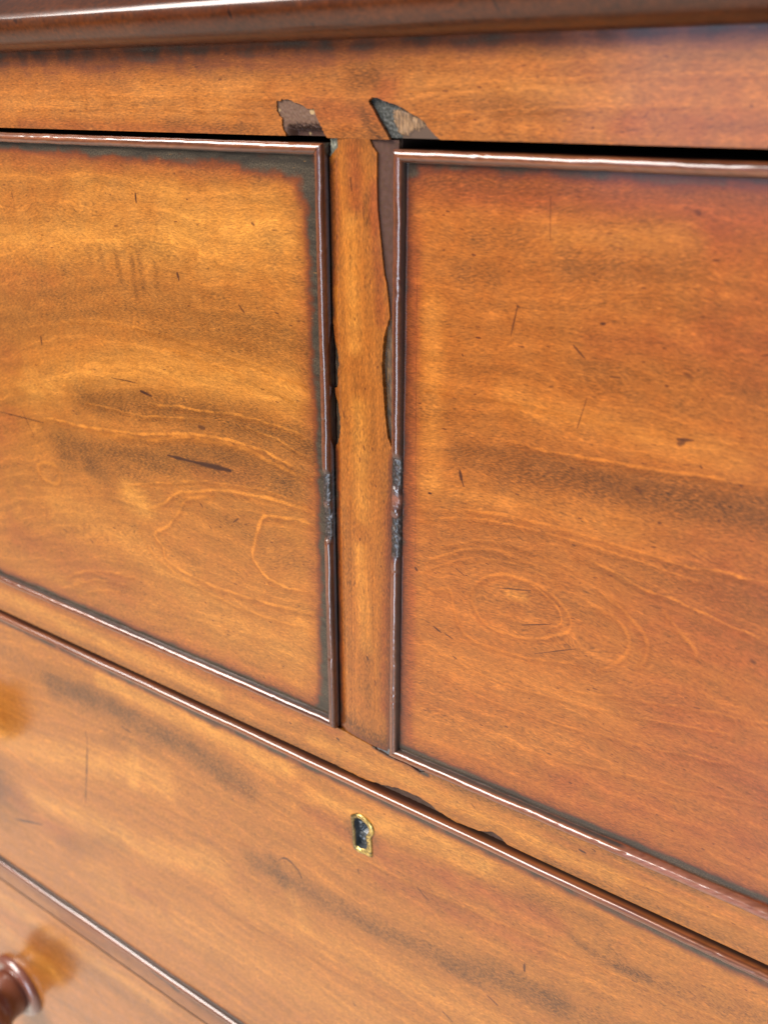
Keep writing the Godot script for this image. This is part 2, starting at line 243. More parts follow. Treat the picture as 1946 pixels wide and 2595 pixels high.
func paint(j: Dictionary) -> void:
	var x0: float = j.x0
	var y1: float = j.y1
	var wide: float = j.x1 - x0
	var high: float = y1 - j.y0
	var ppm: float = j.ppm
	var w := int(wide * ppm)
	var h := int(high * ppm)
	# coarse maps: red how dark, green how yellow (below zero redder), blue grime, alpha the shift of the grain
	var q := 1.0 if high > 30.0 else 2.5
	var lw := int(wide * q)
	var lh := int(high * q)
	var low := PackedFloat32Array()
	low.resize(lw * lh * 4)
	for yy in lh:
		for xx in lw:
			var x := x0 + (xx + 0.5) / q
			var y := y1 - (yy + 0.5) / q
			low[(yy * lw + xx) * 4 + 3] = flow(j.flow, x, y) + (soft(x * 0.7 + j.seed * 77, y * 1.5) - 0.5) * 6.0 * (1.0 if high > 30.0 and wide > 30.0 else 0.25)
	for b in j.bands:
		var cover := PackedFloat32Array()
		cover.resize(lw * lh)
		brush(cover, lw, lh, x0, y1, q, b)
		var kind: int = b[0]
		for k in lw * lh:
			var s := cover[k]
			if s > 0.0:
				if kind == 2:
					low[k * 4 + 2] = maxf(low[k * 4 + 2], s * b[2])
				else:
					s *= b[2] * (0.72 if kind == 0 else 1.0) * (0.55 + 0.9 * soft((k % lw) * 3.0 / q + b[3] * 13, (k / lw) * 9.0 / q + b[4] * 7))
					if kind == 0:
						low[k * 4] += s
					else:
						low[k * 4 + 1] += s if kind == 1 else -s
	var coarse := Image.create_from_data(lw, lh, false, Image.FORMAT_RGBAF, low.to_byte_array())
	coarse.resize(w, h, Image.INTERPOLATE_CUBIC)
	var f := coarse.get_data().to_float32_array()
	var rgb := PackedByteArray()
	rgb.resize(w * h * 3)
	var rough := PackedByteArray()
	rough.resize(w * h)
	var bump := PackedByteArray()
	bump.resize(w * h)
	var turned: bool = j.flow == 4
	var so: int = j.seed * 131
	for yy in h:
		var y := y1 - (yy + 0.5) / ppm
		for xx in w:
			var k := yy * w + xx
			var x := x0 + (xx + 0.5) / ppm
			var dark := f[k * 4]
			var warm := f[k * 4 + 1]
			var grime := f[k * 4 + 2]
			var v := y + f[k * 4 + 3]
			var u := x
			if turned:
				u = y
				v = x + f[k * 4 + 3]
			var fib := noise_fine[(((int(v * 21.0) + so) & 1023) << 10) + (int(u * 1.1) & 1023)] / 255.0
			var pore := noise_fine[(((int(v * 16.0) - so) & 1023) << 10) + ((int(u * 2.6) + 300) & 1023)] / 255.0
			var band := noise_soft[(((int(v * 22.0) + so) & 1023) << 10) + (int(u * 1.5) & 1023)] / 255.0
			var wide_band := noise_soft[(((int(v * 5.0) - so) & 1023) << 10) + ((int(u * 0.7) + 500) & 1023)] / 255.0
			var patch := noise_soft[(((int(y * 6.0) + 200) & 1023) << 10) + ((int(x * 6.0) + so) & 1023)] / 255.0
			var grit := noise_cell[(((int(y * 31.0)) & 1023) << 10) + ((int(x * 31.0)) & 1023)] / 255.0
			var fine := noise_cell[(((int(v * 50.0) + so) & 1023) << 10) + (int(u * 8.0) & 1023)] / 255.0
			var m := 1.0 + (0.50 if turned else 0.38) * (fine - 0.5) + 0.17 * (fib - 0.5) + 0.14 * (band - 0.5) + 0.15 * (wide_band - 0.5) + 0.10 * (grit - 0.5)
			dark += maxf(0.0, wide_band * 0.7 + patch * 0.5 - 0.66) * 0.8
			dark = clampf(dark * (0.05 + 0.7 * band + 0.6 * grit + 0.65 * fib), 0.0, 1.0)
			var ring := sin(v * (0.85 if not turned else 2.2) + wide_band * 9.0)
			m += 0.16 * patch * pow(maxf(0.0, ring), 10.0) - 0.07 * pow(maxf(0.0, -ring), 3.0) * patch
			if dark > 0.15:
				m += (fine - 0.47) * 0.8 * dark
			if pore > 0.72:
				m -= (pore - 0.72) * 0.7
			elif pore < 0.28:
				m += (0.28 - pore) * 0.6
			var yel := clampf(warm + (patch - 0.5) * 0.5, 0.0, 1.0)
			var red := clampf(-warm - (patch - 0.5) * 0.5, 0.0, 1.0)
			var r := 0.490 + 0.085 * yel - 0.055 * red
			var g := 0.291 + 0.080 * yel - 0.064 * red
			var b := 0.104 + 0.040 * yel - 0.008 * red
			r = (r + (0.305 - r) * dark) * m
			g = (g + (0.178 - g) * dark) * m
			b = (b + (0.066 - b) * dark) * m
			var ro := 0.42 + 0.2 * (patch - 0.5) + 0.1 * (grit - 0.5)
			if grime > 0.02:
				var gg := grime * (1.5 + 0.8 * patch) + (band - 0.5) * 0.5 + (patch - 0.5) * 0.4 + (grit - 0.5) * 0.4 + (fib - 0.5) * 0.12
				var halo := clampf((gg - 0.1) * 1.3, 0.0, 1.0)
				r += (0.27 - r) * halo * 0.7
				g += (0.115 - g) * halo * 0.7
				b += (0.07 - b) * halo * 0.7
				var t := clampf((gg - 0.72) * 1.7, 0.0, 1.0) * 0.94
				var dust := 0.35 + 1.25 * grit * (0.35 + band) + 0.2 * (fib - 0.5)
				r += (0.190 * dust - r) * t
				g += (0.166 * dust - g) * t
				b += (0.128 * dust - b) * t
				ro += 0.18 * t
			rgb[k * 3] = clampi(int(r * 255.0), 0, 255)
			rgb[k * 3 + 1] = clampi(int(g * 255.0), 0, 255)
			rgb[k * 3 + 2] = clampi(int(b * 255.0), 0, 255)
			rough[k] = clampi(int(ro * 255.0), 0, 255)
			bump[k] = clampi(int((0.5 + 0.35 * (fib - 0.5) - (maxf(pore - 0.7, 0.0)) * 1.2 + 0.2 * (grit - 0.5)) * 255.0), 0, 255)
	var rng := RandomNumberGenerator.new()
	rng.seed = j.seed
	for s in j.lines:
		# each ring has a darker side and fainter companions
		for by in [[-0.95, 1.6, 0.3, Vector3(0.34, 0.165, 0.045)], [1.5, 0.6, 0.22, Vector3(0.66, 0.39, 0.13)], [-2.2, 0.7, 0.2, Vector3(0.66, 0.39, 0.13)]]:
			var c: Array = s.duplicate()
			c[0] = s[0] * by[1]
			c[1] = s[1] * by[2]
			for k in range(3, c.size(), 2):
				c[k] += by[0]
				if turned:
					c[k - 1] += by[0] * 0.4
			stroke(rgb, bump, w, h, x0, y1, ppm, c, by[3], rng, true)
		stroke(rgb, bump, w, h, x0, y1, ppm, s, Vector3(0.70, 0.43, 0.15), rng, true)
	for s in j.marks:
		stroke(rgb, bump, w, h, x0, y1, ppm, s, Vector3(0.16, 0.075, 0.045), rng, false)
	# small pores, dents and fly specks spread over the board
	for n in int(wide * high / 32.0):
		var a := Vector2(rng.randf_range(x0, j.x1), rng.randf_range(j.y0, y1))
		var l := rng.randf_range(0.2, 1.5) * (0.5 if rng.randf() < 0.5 else 1.0)
		var d := Vector2(l, rng.randf_range(-0.12, 0.12)) if not turned else Vector2(rng.randf_range(-0.06, 0.06), l)
		if rng.randf() < 0.72:
			stroke(rgb, bump, w, h, x0, y1, ppm, [rng.randf_range(0.18, 0.5), rng.randf_range(0.25, 0.75), a.x, a.y, a.x + d.x, a.y + d.y], Vector3(0.21, 0.095, 0.05), rng, false)
		else:
			stroke(rgb, bump, w, h, x0, y1, ppm, [rng.randf_range(0.15, 0.3), rng.randf_range(0.2, 0.5), a.x, a.y, a.x + d.x, a.y + d.y], Vector3(0.74, 0.48, 0.2), rng, false)
	j.albedo = Image.create_from_data(w, h, false, Image.FORMAT_RGB8, rgb)
	j.rough = Image.create_from_data(w, h, false, Image.FORMAT_L8, rough)
	j.bump = Image.create_from_data(w, h, false, Image.FORMAT_L8, bump)


# a soft edged line through points in mm, rounded through them and uneven along its length
func stroke(rgb: PackedByteArray, bump: PackedByteArray, w: int, h: int, x0: float, y1: float, ppm: float, s: Array, tint: Vector3, rng: RandomNumberGenerator, ring: bool) -> void:
	var pts: Array[Vector2] = []
	for k in range(2, s.size() - 1, 2):
		pts.append(Vector2((s[k] - x0) * ppm, (y1 - s[k + 1]) * ppm))
	var r0: float = maxf(s[0] * ppm * (0.8 if ring else 0.5), 0.55)
	var phase := rng.randf() * 900.0
	var n := pts.size()
	var total := 0.0
	for k in n - 1:
		total += pts[k].distance_to(pts[k + 1])
	var run := 0.0
	for k in n - 1:
		var a := pts[maxi(k - 1, 0)]
		var b := pts[k]
		var c := pts[k + 1]
		var d := pts[mini(k + 2, n - 1)]
		var l := b.distance_to(c)
		var steps := maxi(1, int(l / maxf(0.5, r0 * 0.5)))
		for i in steps:
			var t := (i + 0.5) / steps
			var p := b.cubic_interpolate(c, a, d, t)
			var along := run + l * t
			var e := sin(PI * clampf(along / maxf(total, 0.01), 0.02, 0.98))
			var wob := soft(along * 9.0 / ppm + phase, phase)
			var r := r0 * (0.6 + 0.8 * wob) * (1.0 if ring else 0.45 + 0.55 * e)
			p += Vector2(0, (soft(along * 5.0 / ppm + phase, phase + 300) - 0.5) * 0.9 * ppm * (1.0 if ring else 0.15))
			var force: float = s[1] * (minf(1.0, e * 3.0) * (0.25 + 1.1 * wob) if ring else 1.0) * 0.62
			for yy in range(maxi(0, int(p.y - r)), mini(h - 1, int(p.y + r + 1)) + 1):
				for xx in range(maxi(0, int(p.x - r)), mini(w - 1, int(p.x + r + 1)) + 1):
					var q := Vector2(xx + 0.5, yy + 0.5).distance_to(p) / r
					if q < 1.0:
						var m := (1.0 - q * q) * force * (0.62 if ring else 1.25)
						if ring:
							m *= 0.25 + 1.3 * noise_fine[(((yy * 3) & 1023) << 10) + (xx & 1023)] / 255.0
						var at := (yy * w + xx) * 3
						rgb[at] = int(lerpf(rgb[at], tint.x * 255.0, m))
						rgb[at + 1] = int(lerpf(rgb[at + 1], tint.y * 255.0, m))
						rgb[at + 2] = int(lerpf(rgb[at + 2], tint.z * 255.0, m))
						if not ring:
							bump[yy * w + xx] = int(bump[yy * w + xx] * (1.0 - 0.5 * m))
		run += l


func polish(j: Dictionary) -> StandardMaterial3D:
	var m := StandardMaterial3D.new()
	m.albedo_texture = ImageTexture.create_from_image(j.albedo)
	m.roughness_texture = ImageTexture.create_from_image(j.rough)
	m.roughness = 1.0
	m.metallic_specular = 0.2
	m.heightmap_enabled = true
	m.heightmap_texture = ImageTexture.create_from_image(j.bump)
	m.heightmap_scale = 0.0025
	m.clearcoat_enabled = true
	m.clearcoat = 0.7
	m.clearcoat_roughness = 0.17
	return m


func plain(called: String, color: Color, rough: float, metal := 0.0, coat := 0.0, coat_rough := 0.2, vertex := false) -> StandardMaterial3D:
	if mats.has(called):
		return mats[called]
	var m := StandardMaterial3D.new()
	m.albedo_color = color
	m.roughness = rough
	m.metallic = metal
	m.vertex_color_use_as_albedo = vertex
	if coat > 0.0:
		m.clearcoat_enabled = true
		m.clearcoat = coat
		m.clearcoat_roughness = coat_rough
	mats[called] = m
	return m


# ---------------------------------------------------------------- shapes

func put(called: String, mesh: Mesh, material: Material, parent: Node) -> MeshInstance3D:
	var o := MeshInstance3D.new()
	o.name = called
	o.mesh = mesh
	o.material_override = material
	parent.add_child(o, true)
	return o


func begin() -> SurfaceTool:
	var st := SurfaceTool.new()
	st.begin(Mesh.PRIMITIVE_TRIANGLES)
	return st


# texture place on a board; past the painted part the board goes on mirrored
func place(j: Dictionary, x: float, y: float) -> Vector2:
	var u: float = pingpong((x - j.x0) / (j.x1 - j.x0), 1.0)
	return Vector2(u, (j.y1 - y) / (j.y1 - j.y0))


func columns_of(j: Dictionary, x0: float, x1: float, step: float) -> PackedFloat32Array:
	var xs: Array = [x0, x1]
	for e in [j.x0, j.x1, 2 * j.x0 - j.x1, 2 * j.x1 - j.x0]:
		if e > x0 + 0.01 and e < x1 - 0.01:
			xs.append(e)
	xs.sort()
	var out := PackedFloat32Array()
	for k in xs.size() - 1:
		var n := maxi(1, int(ceil((xs[k + 1] - xs[k]) / step)))
		for i in n:
			out.append(lerpf(xs[k], xs[k + 1], float(i) / n))
	out.append(xs[-1])
	return out


func wave(x: float, y: float) -> float:
	return (soft(x * 1.6 + 400, y * 1.6 + 900) - 0.5) * 0.10 + (soft(x * 5.0 + 100, y * 5.0 + 40) - 0.5) * 0.02


# a slightly uneven old surface between y = low(x) and y = high(x), hole: a rectangle left open
func sheet(j: Dictionary, x0: float, x1: float, low: Vector2, high: Vector2, step: float, hole := Rect2()) -> ArrayMesh:
	var st := begin()
	st.set_smooth_group(1)
	var xs := columns_of(j, x0, x1, step)
	if hole.size.x > 0.0:
		var l: Array = Array(xs)
		for e in [hole.position.x, hole.end.x]:
			l.append(e)
		l.sort()
		xs = PackedFloat32Array(l)
	var ys: Array = []
	var n := maxi(1, int(ceil((high.x - low.x) / step)))
	for i in n + 1:
		ys.append(float(i) / n)
	if hole.size.x > 0.0:
		for e in [hole.position.y, hole.end.y]:
			ys.append((e - low.x) / (high.x - low.x))
		ys.sort()
	var vert := func(x: float, t: float) -> void:
		var s := (x - x0) / (x1 - x0)
		var y := lerpf(lerpf(low.x, low.y, s), lerpf(high.x, high.y, s), t)
		st.set_uv(place(j, x, y))
		st.add_vertex(Vector3(x, y, wave(x, y)) * MM)
	for i in xs.size() - 1:
		if xs[i + 1] - xs[i] < 1e-4:
			continue
		for k in ys.size() - 1:
			if ys[k + 1] - ys[k] < 1e-6:
				continue
			if hole.size.x > 0.0:
				var c := Vector2((xs[i] + xs[i + 1]) / 2, lerpf(low.x, high.x, (ys[k] + ys[k + 1]) / 2))
				if hole.has_point(c):
					continue
			vert.call(xs[i], ys[k + 1])
			vert.call(xs[i + 1], ys[k + 1])
			vert.call(xs[i + 1], ys[k])
			vert.call(xs[i], ys[k + 1])
			vert.call(xs[i + 1], ys[k])
			vert.call(xs[i], ys[k])
	st.generate_normals()
	st.index()
	return st.commit()


# a sheet of veneer of a free outline: its face at z = 0 and its broken edges down to z = -deep
func veneer(j: Dictionary, outline: PackedVector2Array, deep: float, crown := 0.0) -> ArrayMesh:
	var st := begin()
	st.set_smooth_group(-1)
	var rise := func(p: Vector2) -> float: return wave(p.x, p.y) - crown * pow(absf(p.x) / 9.2, 2.4)
	var box := Rect2(outline[0], Vector2.ZERO)
	for p in outline:
		box = box.expand(p)
	var cell := Vector2(2.3 if crown > 0.0 else 5.0, 5.0)
	for i in int(ceil(box.size.x / cell.x)):
		for k in int(ceil(box.size.y / cell.y)):
			var o := box.position + Vector2(i, k) * cell
			var square := PackedVector2Array([o, o + Vector2(cell.x, 0), o + cell, o + Vector2(0, cell.y)])
			for poly in Geometry2D.intersect_polygons(square, outline):
				var tri := Geometry2D.triangulate_polygon(poly)
				for n in range(0, tri.size(), 3):
					var t: Array = [poly[tri[n]], poly[tri[n + 1]], poly[tri[n + 2]]]
					if (t[1] - t[0]).cross(t[2] - t[0]) > 0.0:
						t.reverse()
					for p in t:
						var dx: float = rise.call(p + Vector2(0.3, 0)) - rise.call(p - Vector2(0.3, 0))
						var dy: float = rise.call(p + Vector2(0, 0.3)) - rise.call(p - Vector2(0, 0.3))
						st.set_normal(Vector3(-dx / 0.6, -dy / 0.6, 1.0).normalized())
						st.set_uv(place(j, p.x, p.y))
						st.add_vertex(Vector3(p.x, p.y, rise.call(p)) * MM)
	var around := 1.0 if not Geometry2D.is_polygon_clockwise(outline) else -1.0
	for k in outline.size():
		var a := outline[k]
		var b := outline[(k + 1) % outline.size()]
		var side := (b - a).normalized()
		var q: Array = [Vector3(a.x, a.y, rise.call(a)), Vector3(b.x, b.y, rise.call(b)), Vector3(b.x, b.y, -deep), Vector3(a.x, a.y, -deep)]
		var out := Vector3(side.y, -side.x, 0) * around
		if around < 0.0:
			q.reverse()
		for i in [0, 1, 2, 0, 2, 3]:
			st.set_normal(out)
			st.set_uv(place(j, q[i].x, q[i].y))
			st.add_vertex(q[i] * MM)
	return st.commit()


# roughens an outline: more points, moved a little
func ragged(pts: PackedVector2Array, step: float, by: float) -> PackedVector2Array:
	var out := PackedVector2Array()
	for k in pts.size() - 1:
		var a := pts[k]
		var b := pts[k + 1]
		var n := maxi(1, int(a.distance_to(b) / step))
		for i in n:
			var p := a.lerp(b, float(i) / n)
			if i > 0:
				p += Vector2(soft(p.x * 90 + 31, p.y * 90) - 0.5, soft(p.x * 90 + 531, p.y * 90 + 200) - 0.5) * by
			out.append(p)
	out.append(pts[-1])
	return out


func pairs(a: Array) -> PackedVector2Array:
	var out := PackedVector2Array()
	for k in range(0, a.size(), 2):
		out.append(Vector2(a[k], a[k + 1]))
	return out


# bare ground under lost veneer: a height field with a colour for each point
func ground(x0: float, x1: float, y0: float, y1: float, step: float, look: Callable) -> ArrayMesh:
	var st := begin()
	st.set_smooth_group(1)
	var nx := int((x1 - x0) / step)
	var ny := int((y1 - y0) / step)
	var vert := func(i: int, k: int) -> void:
		var p := Vector2(lerpf(x0, x1, float(i) / nx), lerpf(y0, y1, float(k) / ny))
		var c: Color = look.call(p)
		st.set_color(Color(c.r, c.g, c.b))
		st.add_vertex(Vector3(p.x, p.y, -c.a) * MM)
	for i in nx:
		for k in ny:
			for q in [[i, k + 1], [i + 1, k + 1], [i + 1, k], [i, k + 1], [i + 1, k], [i, k]]:
				vert.call(q[0], q[1])
	st.generate_normals()
	st.index()
	return st.commit()


func block(x0: float, x1: float, y0: float, y1: float, z0: float, z1: float) -> BoxMesh:
	var b := BoxMesh.new()
	b.size = Vector3(x1 - x0, y1 - y0, z1 - z0) * MM
	return b


func put_block(called: String, parent: Node, x0: float, x1: float, y0: float, y1: float, z0: float, z1: float, m: Material) -> void:
	var o := put(called, block(x0, x1, y0, y1, z0, z1), m, parent)
	o.position = Vector3((x0 + x1) / 2, (y0 + y1) / 2, (z0 + z1) / 2) * MM


# a cock bead from a to b along a drawer's edge, with mitred ends; inward: towards the drawer's middle
# worn: [from, to, depth] stretches where the bead is broken down to a rough dark stump
func bead(a: Vector2, b: Vector2, inward: Vector2, seed: int, worn: Array, fine: float, pale := 0.0) -> Array:
	var profile := [Vector2(0.0, -14.0), Vector2(0.0, -0.5), Vector2(0.0, 0.7), Vector2(0.1, 1.25), Vector2(0.32, 1.65), Vector2(0.7, 1.95), Vector2(1.15, 2.08), Vector2(1.6, 2.02), Vector2(2.05, 1.8), Vector2(2.4, 1.42), Vector2(2.65, 0.9), Vector2(2.8, 0.35), Vector2(2.85, -0.4)]
	var length := a.distance_to(b)
	var along := (b - a) / length
	var st := begin()
	st.set_smooth_group(1)
	var stops := PackedFloat32Array()
	var s := 0.0
	while s < length:
		stops.append(s)
		s += fine if s < 330.0 else 8.0
	stops.append(length)
	var grid: Array = []
	var tints: Array = []
	for n in stops.size():
		var row := PackedVector3Array()
		var tint := PackedColorArray()
		for k in profile.size():
			var p: Vector2 = profile[k]
			var pos := lerpf(p.x, length - p.x, stops[n] / length)
			var z: float = p.y
			var inset: float = p.x
			var streak := soft(pos * 0.6 + seed * 91, k * 37.0 + seed * 11)
			var fleck := noise_fine[(((k * 57 + seed) & 1023) << 10) + (int(pos * 5.0) & 1023)] / 255.0
			var c := Color(0.038, 0.011, 0.006).lerp(Color(0.15, 0.047, 0.017), clampf((streak - 0.3) * 1.6 + pale, 0.0, 1.0))
			c = c * (0.72 + 0.56 * fleck)
			if k == 0:
				c = Color(0.010, 0.007, 0.005)  # near-black deep in the gap: its shade is put into the colour
			if k > 0 and k < profile.size() - 1:
				z += (soft(pos * 6.0 + seed * 57, seed * 31) - 0.5) * 0.11 + (fleck - 0.5) * 0.04 + (soft(pos * 1.3 + seed * 23, k * 3.0) - 0.5) * 0.12
				inset += (soft(pos * 7.0 + seed * 17, seed * 71) - 0.5) * 0.16
				# rubbed flats along the crown and a few nicks
				if z > 1.4:
					z -= (z - 1.4) * clampf(soft(pos * 1.4 + seed * 41, seed * 13) * 3.2 - 1.35, 0.0, 1.0) * 0.22
				if soft(pos * 9.0 + seed * 7, seed * 19) > 0.76:
					z -= 0.12 * clampf(z, 0.0, 1.0)
				if k == 1:
					z = p.y
					inset = 0.0
					c = c.lerp(Color(0.014, 0.010, 0.008), 0.85)  # the painted gap shade carries on up the outer side
				if k > 9:
					c = c.lerp(Color(0.028, 0.026, 0.024), 0.8)
				for d in worn:
					var e := smoothstep(d[0] - 1.2, d[0] + 1.0, pos) * (1.0 - smoothstep(d[1] - 1.5, d[1] + 1.5, pos))
					if e > 0.0:
						var j := noise_cell[(((k * 14 + seed * 3) & 1023) << 10) + (int(pos * 14.0) & 1023)] / 255.0
						z -= e * d[2] * (maxf(z, 0.0) / 2.08) * (0.15 + 1.6 * j)
						var bare_tint := Color(0.012, 0.011, 0.011).lerp(Color(0.085, 0.066, 0.058), clampf(j * 3.4 - 2.0, 0.0, 1.0))
						if d.size() > 3:
							bare_tint = Color(0.085, 0.026, 0.014).lerp(Color(0.20, 0.075, 0.045), j)
						c = c.lerp(bare_tint, e * 0.92)
			var q := a + along * pos + inward * inset
			row.append(Vector3(q.x, q.y, z))
			tint.append(Color(c.r, c.g, c.b))
		grid.append(row)
		tints.append(tint)
	var flip := along.cross(inward) > 0.0
	var stump := begin()
	stump.set_smooth_group(1)
	for n in stops.size() - 1:
		var broken := false
		for d in worn:
			if d.size() < 4 and stops[n] > d[0] and stops[n] < d[1]:
				broken = true
		for k in profile.size() - 1:
			var into := stump if broken and k > 1 else st
			var quad: Array = [[n, k], [n, k + 1], [n + 1, k + 1], [n, k], [n + 1, k + 1], [n + 1, k]]
			if not flip:
				quad.reverse()
			for v in quad:
				into.set_color(tints[v[0]][v[1]])
				into.add_vertex(grid[v[0]][v[1]] * MM)
	st.generate_normals()
	stump.generate_normals()
	return [st.commit(), stump.commit()]


func put_bead(shapes: Array, wood: Material, parent: Node) -> void:
	put("cock_bead", shapes[0], wood, parent)
	if shapes[1].get_surface_count() > 0:
		put("broken_bead", shapes[1], plain("broken_wood", Color.WHITE, 0.36, 0.0, 0.0, 0.2, true), parent)


# a turned shape about the z axis, profile as (radius, z)
func lathe(profile: PackedVector2Array, turns: int) -> ArrayMesh:
	var st := begin()
	st.set_smooth_group(1)
	for k in profile.size() - 1:
		for i in turns:
			var a := TAU * i / turns
			var b := TAU * (i + 1) / turns
			var p := func(r: Vector2, t: float) -> Vector3: return Vector3(r.x * cos(t), r.x * sin(t), r.y) * MM
			var q: Array = [p.call(profile[k], a), p.call(profile[k + 1], a), p.call(profile[k + 1], b), p.call(profile[k], b)]
			for v in [0, 1, 2, 0, 2, 3]:
				st.add_vertex(q[v])
	st.generate_normals()
	st.index()
	return st.commit()


# a moulding along x: profile as (z, y)
func moulding(j: Dictionary, profile: PackedVector2Array, x0: float, x1: float, step: float, v0: float) -> ArrayMesh:
	var st := begin()
	st.set_smooth_group(1)
	var xs := columns_of(j, x0, x1, step)
	var far := PackedFloat32Array([0.0])
	for k in profile.size() - 1:
		far.append(far[k] + profile[k].distance_to(profile[k + 1]))
	for i in xs.size() - 1:
		for k in profile.size() - 1:
			for q in [[i, k + 1], [i + 1, k + 1], [i + 1, k], [i, k + 1], [i + 1, k], [i, k]]:
				var p := profile[q[1]]
				var x: float = xs[q[0]]
				var wob := (soft(x * 3.0, q[1] * 60.0) - 0.5) * 0.12
				st.set_uv(place(j, x, v0 + minf(far[q[1]] * 0.35, 9.0)))
				st.add_vertex(Vector3(x, p.y + wob, p.x + wob) * MM)
	st.generate_normals()
	st.index()
	return st.commit()


# ---------------------------------------------------------------- the chest

func build_floor() -> void:
	# the pale floor that the polished drawer fronts mirror at the picture's lower left
	var b := BoxMesh.new()
	b.size = Vector3(6, 0.05, 4.5)
	var o := put("floor", b, plain("pale_floor", Color(0.84, 0.80, 0.75), 0.6), self)
	o.position = Vector3(-0.5, -0.945, 1.6)
	o.set_meta("kind", "structure")

func build_chest() -> void:
	var chest := Node3D.new()
	chest.name = "chest_of_drawers"
	chest.set_meta("label", "old polished mahogany chest of drawers with chipped veneer around its upper drawers")
	chest.set_meta("category", "chest of drawers")
	add_child(chest)
	var bare := plain("bare_wood", Color(0.20, 0.13, 0.09), 0.9)
	var ground_wood := plain("ground", Color.WHITE, 0.55, 0.0, 0.06, 0.3, true)
	ground_wood.metallic_specular = 0.25
	var bead_wood := plain("bead", Color.WHITE, 0.34, 0.0, 1.0, 0.13, true)
	bead_wood.metallic_specular = 0.3

	build_top(chest, bare)
	build_frame(chest, bare, ground_wood)

	# upper left drawer, with a knob outside the picture's left edge left out
	var left := part("drawer", chest)
	put("drawer_front", sheet(boards.left, -430, -11.6, Vector2(-159.4, -158.9), Vector2(-0.9, -0.9), 4.0), boards.left.material, left)
	put_block("drawer_box", left, -430, -9.9, -161.2, 0.9, -120, -2, bare)
	put_bead(bead(Vector2(-9.6, 1.15), Vector2(-430, 1.15), Vector2(0, -1), 1, [], 1.2, 0.2), bead_wood, left)
	put_bead(bead(Vector2(-9.6, 1.15), Vector2(-9.4, -161.6), Vector2(-1, 0), 2, [[80.5, 89.5, 0.55], [90.5, 100.5, 0.95]], 0.5), bead_wood, left)
	put_bead(bead(Vector2(-9.4, -161.6), Vector2(-430, -161.4), Vector2(0, 1), 3, [], 1.2, 0.15), bead_wood, left)

	# upper right drawer
	var right := part("drawer", chest)
	put("drawer_front", sheet(boards.right, 11.8, 430, Vector2(-160.6, -158.2), Vector2(-1.6, -1.6), 4.0), boards.right.material, right)
	put_block("drawer_box", right, 10.1, 430, -162.4, 0.1, -120, -2, bare)
	put_bead(bead(Vector2(9.8, 0.4), Vector2(430, 0.4), Vector2(0, -1), 4, [], 1.2, 0.25), bead_wood, right)
	put_bead(bead(Vector2(9.8, 0.4), Vector2(9.7, -162.9), Vector2(1, 0), 5, [[71, 79.5, 0.9], [80.2, 84.6, 0.5], [81.2, 84.0, 0.3, 1], [86.5, 99, 0.75]], 0.5), bead_wood, right)
	put_bead(bead(Vector2(9.7, -162.9), Vector2(430, -160.6), Vector2(0, 1), 6, [[70, 150, 0.12, 1]], 1.0, 0.3), bead_wood, right)
	put("wax_drop", wax(Vector3(11.0, -85.6, 1.1), Vector3(1.35, 1.8, 0.65)), plain("wax", Color(0.27, 0.12, 0.07), 0.3, 0.0, 0.6, 0.2), right)

	# long drawer below, with the brass lined keyhole
	var third := part("drawer", chest)
	put("drawer_front", sheet(boards.third, -430, 430, Vector2(-331.2, -331.2), Vector2(-179.6, -179.6), 5.0, Rect2(-8, -210, 16, 22)), boards.third.material, third)
	put_block("drawer_box", third, -430, 430, -333.0, -178.2, -120, -12, bare)
	put_bead(bead(Vector2(430, -177.9), Vector2(-430, -177.9), Vector2(0, -1), 7, [], 1.2, 0.3), bead_wood, third)
	put_bead(bead(Vector2(430, -333.4), Vector2(-430, -333.4), Vector2(0, 1), 8, [], 1.2, 0.3), bead_wood, third)
	keyhole(third)
	knob(third, Vector2(-229, -256))

	# lowest drawer in view, its edge without a bead
	var fourth := part("drawer", chest)
	put("drawer_front", sheet(boards.fourth, -430, 430, Vector2(-500, -500), Vector2(-347.0, -347.0), 6.0), boards.fourth.material, fourth)
	put_block("drawer_box", fourth, -430, 430, -500, -347.0, -120, -0.4, bare)
	knob(fourth, Vector2(-229, -425))


func part(called: String, parent: Node) -> Node3D:
	var o := Node3D.new()
	o.name = called
	parent.add_child(o, true)
	return o


func build_top(chest: Node3D, bare: Material) -> void:
	var m: StandardMaterial3D = boards.lowrail.material.duplicate()
	m.albedo_color = Color(0.48, 0.38, 0.31)
	var profile := PackedVector2Array([Vector2(-6, 22.0), Vector2(2.0, 22.0), Vector2(4.0, 22.3), Vector2(6.0, 23.1), Vector2(7.6, 24.3), Vector2(8.7, 25.8), Vector2(9.3, 27.4), Vector2(9.5, 28.9), Vector2(9.2, 30.0),
		Vector2(8.6, 30.8), Vector2(7.4, 31.9), Vector2(6.0, 33.0), Vector2(4.4, 34.2), Vector2(2.4, 35.6), Vector2(0.0, 36.6), Vector2(-4.0, 37.2), Vector2(-300.0, 37.4)])
	put("top_moulding", moulding(boards.lowrail, profile, -440, 440, 5.0, -174.5), m, chest)
	put_block("carcass_back", chest, -440, 440, -920, 37, -310, -300, bare)
	put_block("carcass_side", chest, -445, -432, -920, 37, -300, -0.5, bare)
	put_block("carcass_side", chest, 432, 445, -920, 37, -300, -0.5, bare)


